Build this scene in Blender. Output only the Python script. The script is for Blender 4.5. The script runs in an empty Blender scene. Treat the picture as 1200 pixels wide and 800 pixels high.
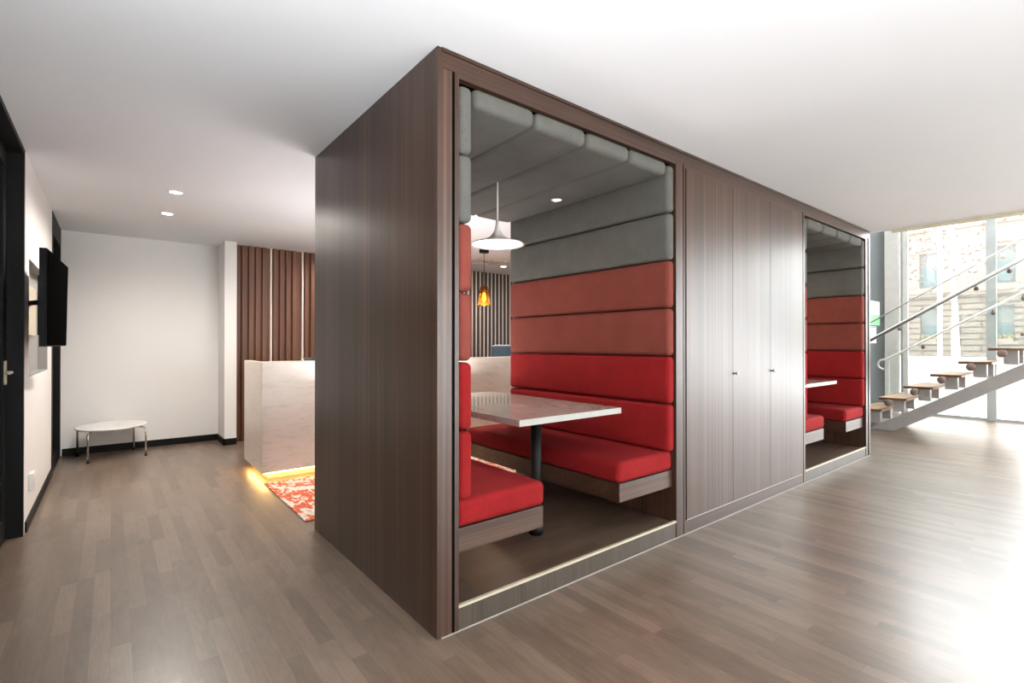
import bpy, bmesh, math, random
from mathutils import Vector, Matrix
random.seed(7)
sc = bpy.context.scene
C = sc.collection
PI = math.pi

# ------------------------------------------------------------------ node helpers
class NT:
    def __init__(self, name):
        self.m = bpy.data.materials.new(name)
        self.m.use_nodes = True
        self.t = self.m.node_tree
        self.t.nodes.clear()
        self.out = self.t.nodes.new('ShaderNodeOutputMaterial')
    def n(self, kind, **kw):
        nd = self.t.nodes.new(kind)
        for k, v in kw.items():
            if k.startswith('i_'):
                nd.inputs[k[2:].replace('_', ' ')].default_value = v
            else:
                setattr(nd, k, v)
        return nd
    def l(self, a, b):
        self.t.links.new(a, b)
    def coords(self, scale=(1, 1, 1), rot=(0, 0, 0), world=True):
        mp = self.n('ShaderNodeMapping')
        mp.inputs['Scale'].default_value = scale
        mp.inputs['Rotation'].default_value = rot
        if world:
            g = self.n('ShaderNodeNewGeometry')
            self.l(g.outputs['Position'], mp.inputs['Vector'])
        else:
            g = self.n('ShaderNodeTexCoord')
            self.l(g.outputs['Object'], mp.inputs['Vector'])
        return mp.outputs['Vector']
    def ramp(self, fac, stops):
        r = self.n('ShaderNodeValToRGB')
        e = r.color_ramp.elements
        while len(e) > 1:
            e.remove(e[-1])
        e[0].position = stops[0][0]
        e[0].color = (*stops[0][1], 1)
        for p, c in stops[1:]:
            x = e.new(p)
            x.color = (*c, 1)
        self.l(fac, r.inputs['Fac'])
        return r.outputs['Color']
    def noise(self, vec, scale=1, detail=4, rough=.5, dist=0):
        n = self.n('ShaderNodeTexNoise')
        n.inputs['Scale'].default_value = scale
        n.inputs['Detail'].default_value = detail
        n.inputs['Roughness'].default_value = rough
        n.inputs['Distortion'].default_value = dist
        self.l(vec, n.inputs['Vector'])
        return n.outputs['Fac']
    def mix(self, fac, a, b, blend='MIX'):
        m = self.n('ShaderNodeMix', data_type='RGBA', blend_type=blend)
        for s, v in ((m.inputs[0], fac), (m.inputs[6], a), (m.inputs[7], b)):
            if isinstance(v, (int, float)):
                s.default_value = v
            elif isinstance(v, tuple):
                s.default_value = (*v, 1)
            else:
                self.l(v, s)
        return m.outputs[2]
    def bsdf(self, col, rough=.5, metal=0, spec=.5, bump=None, bstr=.1, bdist=.002, coat=0, coat_r=.1, emis=None, estr=0, sheen=0):
        b = self.n('ShaderNodeBsdfPrincipled')
        if isinstance(col, tuple):
            b.inputs['Base Color'].default_value = (*col, 1)
        else:
            self.l(col, b.inputs['Base Color'])
        if isinstance(rough, (int, float)):
            b.inputs['Roughness'].default_value = rough
        else:
            self.l(rough, b.inputs['Roughness'])
        b.inputs['Metallic'].default_value = metal
        b.inputs['Specular IOR Level'].default_value = spec
        b.inputs['Coat Weight'].default_value = coat
        b.inputs['Coat Roughness'].default_value = coat_r
        b.inputs['Sheen Weight'].default_value = sheen
        if emis:
            b.inputs['Emission Color'].default_value = (*emis, 1)
            b.inputs['Emission Strength'].default_value = estr
        if bump is not None:
            bp = self.n('ShaderNodeBump')
            bp.inputs['Strength'].default_value = bstr
            bp.inputs['Distance'].default_value = bdist
            self.l(bump, bp.inputs['Height'])
            self.l(bp.outputs['Normal'], b.inputs['Normal'])
        self.l(b.outputs[0], self.out.inputs['Surface'])
        return self.m

def plain(name, col, rough=.5, metal=0, spec=.5, vary=.06, scale=8, **kw):
    t = NT(name)
    f = t.noise(t.coords(), scale, 5, .6)
    c = t.ramp(f, [(.3, tuple(x * (1 - vary) for x in col)), (.7, tuple(min(1, x * (1 + vary)) for x in col))])
    return t.bsdf(c, rough, metal, spec, **kw)

def glow(name, col, strength):
    t = NT(name)
    e = t.n('ShaderNodeEmission')
    e.inputs['Color'].default_value = (*col, 1)
    e.inputs['Strength'].default_value = strength
    t.l(e.outputs[0], t.out.inputs['Surface'])
    return t.m

def wood(name, axis, dark, mid, light, rough=.36, spec=.48):
    """striped veneer: grain runs along axis"""
    t = NT(name)
    big, mid_s = [55, 55, 55], [190, 190, 190]
    big[axis] = .25
    mid_s[axis] = .8
    a = t.noise(t.coords(tuple(big)), 1, 3, .55)
    b = t.noise(t.coords(tuple(mid_s)), 1, 4, .6)
    s = [9, 9, 9]
    s[axis] = .1
    c = t.noise(t.coords(tuple(s)), 1, 2, .5)
    m1 = t.mix(.42, a, b)
    m2 = t.mix(.25, m1, c)
    col = t.ramp(m2, [(.36, dark), (.5, mid), (.64, light)])
    return t.bsdf(col, rough, spec=spec, bump=b, bstr=.05, bdist=.0006)

def planks(name, axis, c1, c2, c3, rough=.34, length=.62, width=.073, coat=0.0, spec=.5):
    t = NT(name)
    rot = (0, 0, PI / 2) if axis == 1 else (0, 0, 0)
    v = t.coords(rot=rot)
    # jitter each row lengthwise so the butt joints never line up
    sep = t.n('ShaderNodeSeparateXYZ'); t.l(v, sep.inputs[0])
    dv = t.n('ShaderNodeMath', operation='DIVIDE'); t.l(sep.outputs[1], dv.inputs[0]); dv.inputs[1].default_value = width
    fl = t.n('ShaderNodeMath', operation='FLOOR'); t.l(dv.outputs[0], fl.inputs[0])
    wn = t.n('ShaderNodeTexWhiteNoise', noise_dimensions='1D'); t.l(fl.outputs[0], wn.inputs['W'])
    ad = t.n('ShaderNodeMath', operation='MULTIPLY_ADD'); t.l(wn.outputs['Value'], ad.inputs[0]); ad.inputs[1].default_value = length; t.l(sep.outputs[0], ad.inputs[2])
    cb = t.n('ShaderNodeCombineXYZ'); t.l(ad.outputs[0], cb.inputs[0]); t.l(sep.outputs[1], cb.inputs[1])
    br = t.n('ShaderNodeTexBrick')
    br.offset = 0
    br.inputs['Color1'].default_value = (0, 0, 0, 1)
    br.inputs['Color2'].default_value = (1, 1, 1, 1)
    br.inputs['Mortar'].default_value = (.5, .5, .5, 1)
    br.inputs['Scale'].default_value = 1
    br.inputs['Mortar Size'].default_value = .0009
    br.inputs['Mortar Smooth'].default_value = .1
    br.inputs['Brick Width'].default_value = length
    br.inputs['Row Height'].default_value = width
    t.l(cb.outputs[0], br.inputs['Vector'])
    gs = (26, 1.6, 1) if axis == 1 else (1.6, 26, 1)
    g = t.noise(t.coords(gs), 2.2, 6, .62, .6)
    fs = (120, 4, 1) if axis == 1 else (4, 120, 1)
    fine = t.noise(t.coords(fs), 2, 3, .6)
    blotch = t.noise(t.coords((1, 1, 1)), 1.3, 3, .5)
    ps = (9, 2.2, 1) if axis == 1 else (2.2, 9, 1)
    patch = t.noise(t.coords(ps), 1.6, 6, .68, 1.4)
    f = t.mix(.56, br.outputs['Color'], g)
    f = t.mix(.40, f, patch)
    f = t.mix(.20, f, fine)
    f = t.mix(.14, f, blotch)
    col = t.ramp(f, [(.30, c1), (.49, c2), (.68, c3)])
    seam = t.n('ShaderNodeMath', operation='MULTIPLY'); seam.inputs[1].default_value = .35
    t.l(br.outputs['Fac'], seam.inputs[0])
    col = t.mix(seam.outputs[0], col, tuple(x * .6 for x in c1))
    rg = t.n('ShaderNodeMapRange')
    rg.inputs['To Min'].default_value = rough - .06
    rg.inputs['To Max'].default_value = rough + .08
    t.l(g, rg.inputs['Value'])
    return t.bsdf(col, rg.outputs[0], spec=spec, bump=fine, bstr=.12, bdist=.0012, coat=coat, coat_r=.22)

def fabric(name, col, vary=.12):
    t = NT(name)
    a = t.noise(t.coords(), 420, 2, .6)
    b = t.noise(t.coords(), 7, 4, .55)
    c = t.noise(t.coords((1, 1, 1)), 90, 3, .6)
    f = t.mix(.5, a, b)
    f = t.mix(.3, f, c)
    k = t.ramp(f, [(.3, tuple(x * (1 - vary * 2) for x in col)), (.7, tuple(min(1, x * (1 + vary * 2)) for x in col))])
    return t.bsdf(k, .92, spec=.15, bump=a, bstr=.35, bdist=.0012)

def glass(name, tint, haze=.0, refl=1.0):
    t = NT(name)
    tr = t.n('ShaderNodeBsdfTransparent'); tr.inputs['Color'].default_value = (*tint, 1)
    gl = t.n('ShaderNodeBsdfGlossy'); gl.inputs['Roughness'].default_value = 0.0
    fr = t.n('ShaderNodeFresnel'); fr.inputs['IOR'].default_value = 1.35
    mu = t.n('ShaderNodeMath', operation='MULTIPLY'); mu.inputs[1].default_value = refl; t.l(fr.outputs[0], mu.inputs[0])
    mx = t.n('ShaderNodeMixShader'); t.l(mu.outputs[0], mx.inputs[0]); t.l(tr.outputs[0], mx.inputs[1]); t.l(gl.outputs[0], mx.inputs[2])
    last = mx
    if haze > 0:  # milky translucent share imitates glare veiling the glass
        tl = t.n('ShaderNodeBsdfTranslucent'); tl.inputs['Color'].default_value = (.95, .95, .94, 1)
        m2 = t.n('ShaderNodeMixShader'); m2.inputs[0].default_value = haze
        t.l(mx.outputs[0], m2.inputs[1]); t.l(tl.outputs[0], m2.inputs[2])
        last = m2
    t.l(last.outputs[0], t.out.inputs['Surface'])
    return t.m

def marble(name, base, vein, rough=.25, stretch=(2, 2, 9)):
    t = NT(name)
    a = t.noise(t.coords(stretch), 1.6, 8, .62, 1.2)
    b = t.noise(t.coords(stretch), 5, 6, .6, .8)
    f = t.mix(.4, a, b)
    c = t.ramp(f, [(.32, vein), (.48, base), (.68, tuple(min(1, x * 1.06) for x in base))])
    return t.bsdf(c, rough)

# ------------------------------------------------------------------ materials
MAT = {}
MAT['floor'] = planks('oak floor', 1, (.076, .050, .035), (.146, .100, .070), (.226, .163, .117), rough=.36, spec=.6, coat=.26)
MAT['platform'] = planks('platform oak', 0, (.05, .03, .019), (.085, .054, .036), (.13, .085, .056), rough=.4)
MAT['stair_oak'] = wood('stair oak', 0, (.24, .12, .06), (.36, .19, .10), (.45, .25, .14), .4)
WD, WM, WL = (.016, .0066, .0034), (.045, .0206, .0118), (.094, .050, .031)
MAT['wood_z'] = wood('walnut veneer upright', 2, WD, WM, WL)
MAT['wood_x'] = wood('walnut veneer level', 0, WD, WM, WL)
MAT['wood_y'] = wood('walnut veneer deep', 1, WD, WM, WL)
MAT['slat'] = wood('slat timber', 2, (.09, .036, .018), (.15, .062, .032), (.21, .094, .053), .45)
MAT['slat_dark'] = wood('dark slat timber', 2, (.03, .019, .014), (.05, .031, .023), (.07, .045, .034), .45)
MAT['gap'] = plain('painted gap shade', (.005, .004, .004), .9, spec=0)  # near-black, shade of the gaps put into the colour
MAT['white'] = plain('white paint', (.80, .785, .77), .7, spec=.3, vary=.012, scale=2)
MAT['ceil'] = plain('ceiling paint', (.80, .82, .84), .85, spec=.15, vary=.01, scale=1.5)
MAT['greywall'] = plain('grey panel', (.042, .048, .049), .55, vary=.1, scale=3)
MAT['nichegrey'] = plain('niche grey', (.30, .29, .28), .7, vary=.03)  # niche lining, greyer than the wall around it
MAT['black'] = plain('black metal', (.007, .0065, .006), .5, spec=.15)
MAT['blackgloss'] = plain('black glossy', (.006, .006, .006), .18)
MAT['screen'] = plain('dark screen', (.003, .003, .003), .5, spec=0)
MAT['charcoal'] = plain('charcoal plastic', (.010, .0095, .0095), .55, spec=.12)
MAT['darkglass'] = glass('dark door glass', (.16, .19, .18), 0, 1.5)
MAT['chrome'] = plain('chrome', (.72, .72, .72), .16, metal=1, vary=.02)
MAT['steel'] = plain('brushed steel', (.36, .355, .345), .34, metal=1, vary=.04)
MAT['brass'] = plain('brass strip', (.52, .45, .34), .5, metal=.1, vary=.05)
MAT['sealant'] = plain('pale sealant', (.36, .34, .31), .6)
MAT['red'] = fabric('bright red fabric', (.205, .0085, .009))
MAT['coral'] = fabric('muted coral fabric', (.165, .040, .029))
MAT['grey'] = fabric('warm grey fabric', (.096, .094, .084))
MAT['table'] = marble('pale table laminate', (.38, .335, .295), (.31, .265, .23), .09, (3, 3, 3))
MAT['tedge'] = plain('table edge band', (.34, .335, .30), .4)
MAT['marble'] = marble('cream travertine', (.62, .545, .475), (.50, .43, .365), .3)
MAT['lampwhite'] = plain('lamp enamel', (.62, .58, .54), .35)
MAT['lampglow'] = glow('lamp diffuser', (1, .9, .76), 5)
MAT['spotglow'] = glow('downlight lens', (1, .95, .88), 18)
MAT['led'] = glow('led strip', (1, .60, .17), 30)
MAT['bulb'] = glow('filament', (1, .55, .14), 12)
MAT['amber'] = glass('amber glass', (.88, .55, .20), .02, .6)
MAT['clear'] = glass('clear glass', (.97, .985, .98), 0, 1)
MAT['pane'] = glass('window glass', (.96, .98, .975), .035, .8)  # slightly milky, glare haze put into the glass
MAT['tealglass'] = plain('facade window glass', (.05, .085, .09), .5, spec=.2)
MAT['blind'] = plain('facade blind', (.10, .105, .10), .7)
MAT['frame'] = plain('grey window frame', (.36, .38, .37), .45)
MAT['cream'] = plain('cream frame', (.62, .60, .56), .6)
MAT['yellowtrim'] = plain('pale yellow trim', (.62, .58, .42), .6)
MAT['bluegrey'] = fabric('blue grey fabric', (.10, .14, .19))
MAT['whiteplastic'] = plain('white plastic', (.75, .74, .72), .35)
MAT['pale_gap'] = plain('pale lining', (.72, .64, .57), .5)
MAT['stringer'] = plain('painted steel', (.38, .36, .345), .4)
MAT['fixing'] = plain('brown fixing', (.16, .105, .085), .5)
MAT['paving'] = plain('pale paving', (.62, .60, .57), .8, vary=.1, scale=3)
MAT['parapet'] = plain('pale render', (.75, .74, .72), .8)
MAT['bark'] = plain('pale bark', (.30, .275, .245), .85, vary=.2, scale=10)
MAT['leaf'] = plain('dry leaf', (.07, .028, .016), .8, vary=.3, scale=12)
MAT['flower'] = plain('flowers', (.16, .15, .04), .8, vary=.4, scale=20)
MAT['poster'] = plain('poster paper', (.78, .76, .77), .5)
MAT['pink'] = plain('poster pink', (.65, .30, .35), .5)
MAT['green'] = plain('poster green', (.22, .55, .25), .5)
MAT['blue'] = plain('poster blue', (.12, .22, .5), .5)
MAT['inkgrey'] = plain('poster grey', (.25, .25, .27), .5)

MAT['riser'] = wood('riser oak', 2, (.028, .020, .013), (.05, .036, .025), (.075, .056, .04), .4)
def mat_stone():
    t = NT('rusticated sandstone')
    v = t.coords()
    sep = t.n('ShaderNodeSeparateXYZ'); t.l(v, sep.inputs[0])
    cb = t.n('ShaderNodeCombineXYZ'); t.l(sep.outputs[1], cb.inputs[0]); t.l(sep.outputs[2], cb.inputs[1])
    br = t.n('ShaderNodeTexBrick')
    for k, c in (('Color1', (.128, .098, .075)), ('Color2', (.145, .112, .087)), ('Mortar', (.030, .019, .013))):
        br.inputs[k].default_value = (*c, 1)
    br.inputs['Scale'].default_value = 1
    br.inputs['Mortar Size'].default_value = .026
    br.inputs['Brick Width'].default_value = 1.1
    br.inputs['Row Height'].default_value = .215
    t.l(cb.outputs[0], br.inputs['Vector'])
    return t.bsdf(br.outputs['Color'], .85, spec=.2)
MAT['stone'] = mat_stone()
MAT['smoothstone'] = plain('smooth sandstone', (.155, .118, .092), .85, vary=.08, scale=2)

def mat_rug():
    t = NT('abstract rug')
    v = t.coords((1, 1, 1))
    a = t.noise(v, 2.3, 7, .58, 1.1)
    b = t.noise(t.coords((9, 4, 1), (0, 0, .5)), 1.3, 6, .7, .4)
    f = t.mix(.45, a, b)
    c = t.ramp(f, [(.38, (.42, .38, .34)), (.43, (.66, .60, .54)), (.465, (.68, .62, .56)), (.480, (.60, .16, .07)),
                   (.525, (.52, .075, .03)), (.535, (.58, .30, .20)), (.56, (.68, .62, .55)), (.64, (.50, .46, .41))])
    fine = t.noise(v, 300, 2, .6)
    return t.bsdf(c, .95, spec=.1, bump=fine, bstr=.4, bdist=.003)
MAT['rug'] = mat_rug()

# ------------------------------------------------------------------ mesh helpers
def box(bm, x0, x1, y0, y1, z0, z1, bev=0.0, seg=2):
    vs = [bm.verts.new(p) for p in ((x0, y0, z0), (x1, y0, z0), (x1, y1, z0), (x0, y1, z0),
                                    (x0, y0, z1), (x1, y0, z1), (x1, y1, z1), (x0, y1, z1))]
    fs = [bm.faces.new([vs[i] for i in q]) for q in ((3, 2, 1, 0), (4, 5, 6, 7), (0, 1, 5, 4), (1, 2, 6, 5), (2, 3, 7, 6), (3, 0, 4, 7))]
    if bev > 0:
        es = list({e for f in fs for e in f.edges})
        bmesh.ops.bevel(bm, geom=es, offset=bev, segments=seg, profile=.5, affect='EDGES')
    return bm

def tube(bm, pts, r, seg=12, cap=True, radii=None):
    pts = [Vector(p) for p in pts]
    n = len(pts)
    rings = []
    up = None
    for i, p in enumerate(pts):
        d = (pts[min(i + 1, n - 1)] - pts[max(i - 1, 0)]).normalized()
        if up is None:
            up = Vector((0, 0, 1)) if abs(d.z) < .9 else Vector((1, 0, 0))
        s = d.cross(up).normalized()
        up = s.cross(d).normalized()
        rr = radii[i] if radii else r
        rings.append([bm.verts.new(p + (s * math.cos(2 * PI * k / seg) + up * math.sin(2 * PI * k / seg)) * rr) for k in range(seg)])
    for a, b in zip(rings, rings[1:]):
        for k in range(seg):
            bm.faces.new((a[k], a[(k + 1) % seg], b[(k + 1) % seg], b[k])).smooth = True
    if cap:
        bm.faces.new(list(reversed(rings[0])))
        bm.faces.new(rings[-1])
    return bm

def lathe(bm, prof, cx, cy, seg=32, cap0=True, cap1=True):
    rings = []
    for r, z in prof:
        rings.append([bm.verts.new((cx + r * math.cos(2 * PI * k / seg), cy + r * math.sin(2 * PI * k / seg), z)) for k in range(seg)])
    for a, b in zip(rings, rings[1:]):
        for k in range(seg):
            bm.faces.new((a[k], a[(k + 1) % seg], b[(k + 1) % seg], b[k])).smooth = True
    if cap0:
        bm.faces.new(list(reversed(rings[0])))
    if cap1:
        bm.faces.new(rings[-1])
    return bm

def prism(bm, poly, axis, a, b):
    """extrude a 2-D outline along axis (0: outline in y,z; 1: x,z; 2: x,y)"""
    def p3(u, v, w):
        return ((w, u, v), (u, w, v), (u, v, w))[axis]
    A = [bm.verts.new(p3(u, v, a)) for u, v in poly]
    B = [bm.verts.new(p3(u, v, b)) for u, v in poly]
    bm.faces.new(A)
    bm.faces.new(list(reversed(B)))
    n = len(poly)
    for i in range(n):
        bm.faces.new((A[i], B[i], B[(i + 1) % n], A[(i + 1) % n]))
    bmesh.ops.recalc_face_normals(bm, faces=bm.faces[:])
    return bm

def soft(bm, x0, x1, y0, y1, z0, z1, r=.03, seg=4, cuts=(2, 8, 6), bulge=()):
    """upholstered block: rounded box whose faces may swell; bulge = ((axis, sign, amount), ...)"""
    lo, hi = (x0, y0, z0), (x1, y1, z1)
    c = [(a + b) / 2 for a, b in zip(lo, hi)]
    h = [(b - a) / 2 for a, b in zip(lo, hi)]
    ax = []
    for i in range(3):
        rr = min(r, h[i] * .98)
        edge = [rr * math.tan(PI / 4 * k / seg) for k in range(seg, 0, -1)]
        inn = h[i] - rr
        mid = [-inn + 2 * inn * k / cuts[i] for k in range(cuts[i] + 1)]
        ax.append([-inn - e for e in edge] + mid + [inn + e for e in reversed(edge)])
    vd = {}
    def vert(i, j, k):
        key = (i, j, k)
        if key in vd:
            return vd[key]
        p = (ax[0][i], ax[1][j], ax[2][k])
        q = [max(-(h[a] - min(r, h[a] * .98)), min(h[a] - min(r, h[a] * .98), p[a])) for a in range(3)]
        d = [p[a] - q[a] for a in range(3)]
        l = math.sqrt(sum(x * x for x in d)) or 1
        w = [q[a] + d[a] / l * r for a in range(3)]
        for a, s, amt in bulge:
            if w[a] * s > 0:
                u, v = [b for b in range(3) if b != a]
                w[a] += s * amt * (1 - (w[u] / h[u]) ** 2) * (1 - (abs(w[v]) / h[v]) ** 4 if h[v] > h[u] else 1 - (w[v] / h[v]) ** 2) if h[u] <= h[v] else s * amt * (1 - (abs(w[u]) / h[u]) ** 4) * (1 - (w[v] / h[v]) ** 2)
        vd[key] = bm.verts.new([c[a] + w[a] for a in range(3)])
        return vd[key]
    N = [len(a) - 1 for a in ax]
    def quad(a, b, cc, d):
        bm.faces.new((vert(*a), vert(*b), vert(*cc), vert(*d))).smooth = True
    for i in range(N[0]):
        for j in range(N[1]):
            quad((i, j, 0), (i, j + 1, 0), (i + 1, j + 1, 0), (i + 1, j, 0))
            quad((i, j, N[2]), (i + 1, j, N[2]), (i + 1, j + 1, N[2]), (i, j + 1, N[2]))
    for i in range(N[0]):
        for k in range(N[2]):
            quad((i, 0, k), (i + 1, 0, k), (i + 1, 0, k + 1), (i, 0, k + 1))
            quad((i, N[1], k), (i, N[1], k + 1), (i + 1, N[1], k + 1), (i + 1, N[1], k))
    for j in range(N[1]):
        for k in range(N[2]):
            quad((0, j, k), (0, j, k + 1), (0, j + 1, k + 1), (0, j + 1, k))
            quad((N[0], j, k), (N[0], j + 1, k), (N[0], j + 1, k + 1), (N[0], j, k + 1))
    return bm

def B(*args, **kw):
    return box(bmesh.new(), *args, **kw)

def wpos(o):
    v = Vector((0, 0, 0))
    while o is not None:
        v += o.location
        o = o.parent
    return v

def obj(name, bm, mat, parent=None, loc=None):
    """link a bmesh (built in world coordinates) as ONE object"""
    me = bpy.data.meshes.new(name)
    off = wpos(parent) if parent else Vector((0, 0, 0))
    own = Vector(loc) if loc else Vector((0, 0, 0))
    bmesh.ops.translate(bm, verts=bm.verts[:], vec=-(off + own))
    bm.to_mesh(me)
    bm.free()
    me.materials.append(MAT[mat] if isinstance(mat, str) else mat)
    o = bpy.data.objects.new(name, me)
    C.objects.link(o)
    if parent:
        o.parent = parent
    if loc:
        o.location = own
    return o

def thing(name, label, cat, loc=(0, 0, 0), group=None):
    o = bpy.data.objects.new(name, None)
    o.empty_display_size = .1
    C.objects.link(o)
    o.location = loc
    o['label'] = label
    o['category'] = cat
    if group:
        o['group'] = group
    return o

def tag(o, label, cat, group=None, kind=None):
    o['label'] = label
    o['category'] = cat
    if group:
        o['group'] = group
    if kind:
        o['kind'] = kind
    return o

def struct(name, bm, mat, parent=None):
    o = obj(name, bm, mat, parent)
    o['kind'] = 'structure'
    return o

def dup(root, shift, label, group=None):
    r = root.copy()
    C.objects.link(r)
    r.location = Vector(root.location) + Vector(shift)
    r['label'] = label
    if group:
        r['group'] = group
    for ch in list(root.children):
        c = ch.copy()
        C.objects.link(c)
        c.parent = r
        for g in list(ch.children):
            d = g.copy()
            C.objects.link(d)
            d.parent = c
    return r

def lamp(name, kind, loc, energy, color, parent=None, **kw):
    d = bpy.data.lights.new(name, kind)
    d.energy = energy
    d.color = color
    for k, v in kw.items():
        setattr(d, k, v)
    o = bpy.data.objects.new(name, d)
    C.objects.link(o)
    if parent:
        o.parent = parent
        o.location = Vector(loc) - wpos(parent)
    else:
        o.location = loc
    return o

H = 2.717                     # ceiling height
YF, YB = 1.981, 3.735         # front and rear of the timber block
XL = -.48                     # left wall

# ================================================================== the setting
struct('floor', B(-.75, 12.1, -5.2, 8.3, -.06, 0), 'floor')
bm = B(-.75, 7.33, -5.2, 8.3, H, H + .25)
box(bm, 7.33, 12.1, 3.2, 8.3, H, H + .25)
struct('ceiling', bm, 'ceil')
struct('ceiling', B(7.33, 12.3, -5.2, 3.3, 5.6, 5.75), 'ceil')
struct('wall_upper', B(7.18, 7.33, -5.2, 3.2, H + .25, 5.6), 'white')
struct('trim_1', B(7.315, 7.36, -5.0, 1.80, H - .03, H + .002), 'yellowtrim')

# left wall: wall proper between the glazed door and the rear glass panel, with the television niche cut in
bm = bmesh.new()
NY0, NY1, NZ0, NZ1 = 5.14, 6.55, 1.10, 1.985
TX = XL - .12
box(bm, TX, XL, 4.905, NY0, 0, H)
box(bm, TX, XL, NY1, 6.95, 0, H)
box(bm, TX, XL, NY0, NY1, 0, NZ0)
box(bm, TX, XL, NY0, NY1, NZ1, H)
box(bm, TX, XL - .075, NY0, NY1, NZ0, NZ1)
box(bm, TX - .1, XL, -5.2, 2.2, 0, H)
struct('wall_left', bm, 'white')
bm = B(XL - .075, XL - .071, NY0, NY1, NZ0, NZ1)
box(bm, XL - .071, XL - .002, NY0, NY0 + .004, NZ0, NZ1)
box(bm, XL - .071, XL - .002, NY1 - .004, NY1, NZ0, NZ1)
box(bm, XL - .071, XL - .002, NY0 + .004, NY1 - .004, NZ0, NZ0 + .004)
box(bm, XL - .071, XL - .002, NY0 + .004, NY1 - .004, NZ1 - .004, NZ1)
struct('wall_left', bm, 'nichegrey')
# back wall with the pier that ends it, and the wall behind the slats
bm = B(TX, 1.2, 8.05, 8.2, 0, H)
box(bm, 1.17, 1.312, 7.545, 8.2, 0, H)
box(bm, 1.312, 12.1, 7.80, 8.2, 0, H)
struct('wall_back', bm, 'white')
struct('wall_right', B(8.8, 12.0, 3.05, 3.2, 0, 5.6), 'greywall')
bm = B(11.9, 12.1, 3.2, 8.2, 0, H)
struct('wall_east', bm, 'white')
bm = B(-.75, 1.0, -5.2, -5.05, 0, H)
box(bm, 1.0, 7.3, -5.2, -5.05, 2.6, H)
struct('wall_front', bm, 'white')

struct('baseboard_left', B(XL, XL + .012, 4.95, 6.95, 0, .075), 'black')
bm = B(XL + .02, 1.17, 8.035, 8.05, 0, .085)
box(bm, 1.155, 1.17, 7.53, 8.05, 0, .085)
box(bm, 1.155, 1.312, 7.53, 7.545, 0, .085)
struct('baseboard_back', bm, 'black')

# door_1: black framed glazed door set back in the left wall
bm = B(XL - .13, XL, 4.865, 4.905, 0, H)                  # reveal lining next to the wall
box(bm, XL - .13, XL, 2.2, 4.905, H - .035, H)
box(bm, XL - .13, XL, 2.2, 2.26, 0, H)
d1 = struct('door_1', bm, 'black')
bm = B(XL - .125, XL - .085, 4.72, 4.855, .01, H - .05)
box(bm, XL - .125, XL - .085, 3.78, 3.9, .01, H - .05)
box(bm, XL - .125, XL - .085, 3.9, 4.72, .01, .16)
box(bm, XL - .125, XL - .085, 3.9, 4.72, H - .16, H - .05)
box(bm, XL - .125, XL - .085, 2.26, 3.76, .01, .16)
box(bm, XL - .125, XL - .085, 2.26, 3.76, H - .16, H - .05)
struct('leaf', bm, 'charcoal', d1)
bm = B(XL - .108, XL - .1, 3.9, 4.72, .16, H - .16)
box(bm, XL - .108, XL - .1, 2.26, 3.78, .16, H - .16)
struct('pane', bm, 'darkglass', d1)
bm = B(XL - .086, XL - .074, 4.745, 4.80, 1.07, 1.235, bev=.006)
tube(bm, [(XL - .08, 4.772, 1.155), (XL - .055, 4.772, 1.155), (XL - .048, 4.765, 1.155), (XL - .046, 4.745, 1.155), (XL - .046, 4.64, 1.155)], .0095)
struct('handle', bm, 'brass', d1)
# door_2: black framed dark glass panel at the rear of the left wall
bm = B(XL - .06, XL + .004, 6.95, 7.03, 0, H)
box(bm, XL - .06, XL + .004, 7.97, 8.05, 0, H)
box(bm, XL - .06, XL + .004, 7.03, 7.97, 0, .10)
box(bm, XL - .06, XL + .004, 7.03, 7.97, H - .22, H)
d2 = struct('door_2', bm, 'black')
struct('pane', B(XL - .04, XL - .03, 7.03, 7.97, .10, H - .22), 'darkglass', d2)
bm = B(XL - 1.4, XL - 1.3, 1.6, 8.2, 0, H)
box(bm, XL - 1.4, XL - .3, 8.05, 8.15, 0, H)
box(bm, XL - 1.4, XL - .3, 1.6, 1.7, 0, H)
struct('wall_beyond', bm, 'greywall')
struct('floor', B(XL - 1.4, -.75, 1.6, 8.2, -.06, 0), 'floor')
struct('ceiling', B(XL - 1.4, -.75, 1.6, 8.2, H, H + .1), 'ceil')

# window_1: tall glazing on the street side
bm = B(11.94, 12.06, 2.83, 3.05, 0, 5.6)
w1 = struct('window_1', bm, 'cream')
bm = B(11.97, 12.05, 2.765, 2.80, 0, 5.6)
struct('frame_post', bm, 'frame', w1)
struct('frame_post', B(11.96, 12.04, 2.69, 2.765, 0, 5.6), 'cream', w1)
for y in (1.455, .27, -.92, -2.1, -3.28, -4.46):
    struct('mullion', B(11.95, 12.06, y, y + .125, 0, 5.6, bev=.006), 'frame', w1)
struct('base_rail', B(11.96, 12.04, -5.1, 2.69, 0, .045), 'frame', w1)
struct('pane', B(12.0, 12.012, -5.1, 2.83, .045, 5.6), 'pane', w1)
# window_2: glazing behind the viewer
bm = B(1.0, 12.0, -5.16, -5.09, 0, .05)
for x in (1.0, 2.56, 4.13, 5.7, 7.24, 8.8, 10.4, 11.95):
    box(bm, x, x + .06, -5.16, -5.09, .05, 2.6 if x < 7.2 else 5.6)
w2 = struct('window_2', bm, 'frame')
bm = B(1.0, 7.24, -5.13, -5.12, .05, 2.6)
box(bm, 7.3, 12.0, -5.13, -5.12, .05, 5.6)
struct('pane', bm, 'clear', w2)
struct('ground', B(12.1, 40, -30, 30, -.16, -.06), 'paving')
struct('ground', B(-12, 12.1, -30, -5.2, -.16, -.06), 'paving')

# ================================================================== timber seating block
PADZ = [.600, .932, 1.2635, 1.596, 1.928, 2.258, 2.588]
PADM = ['red', 'red', 'coral', 'coral', 'grey', 'grey']

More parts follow.
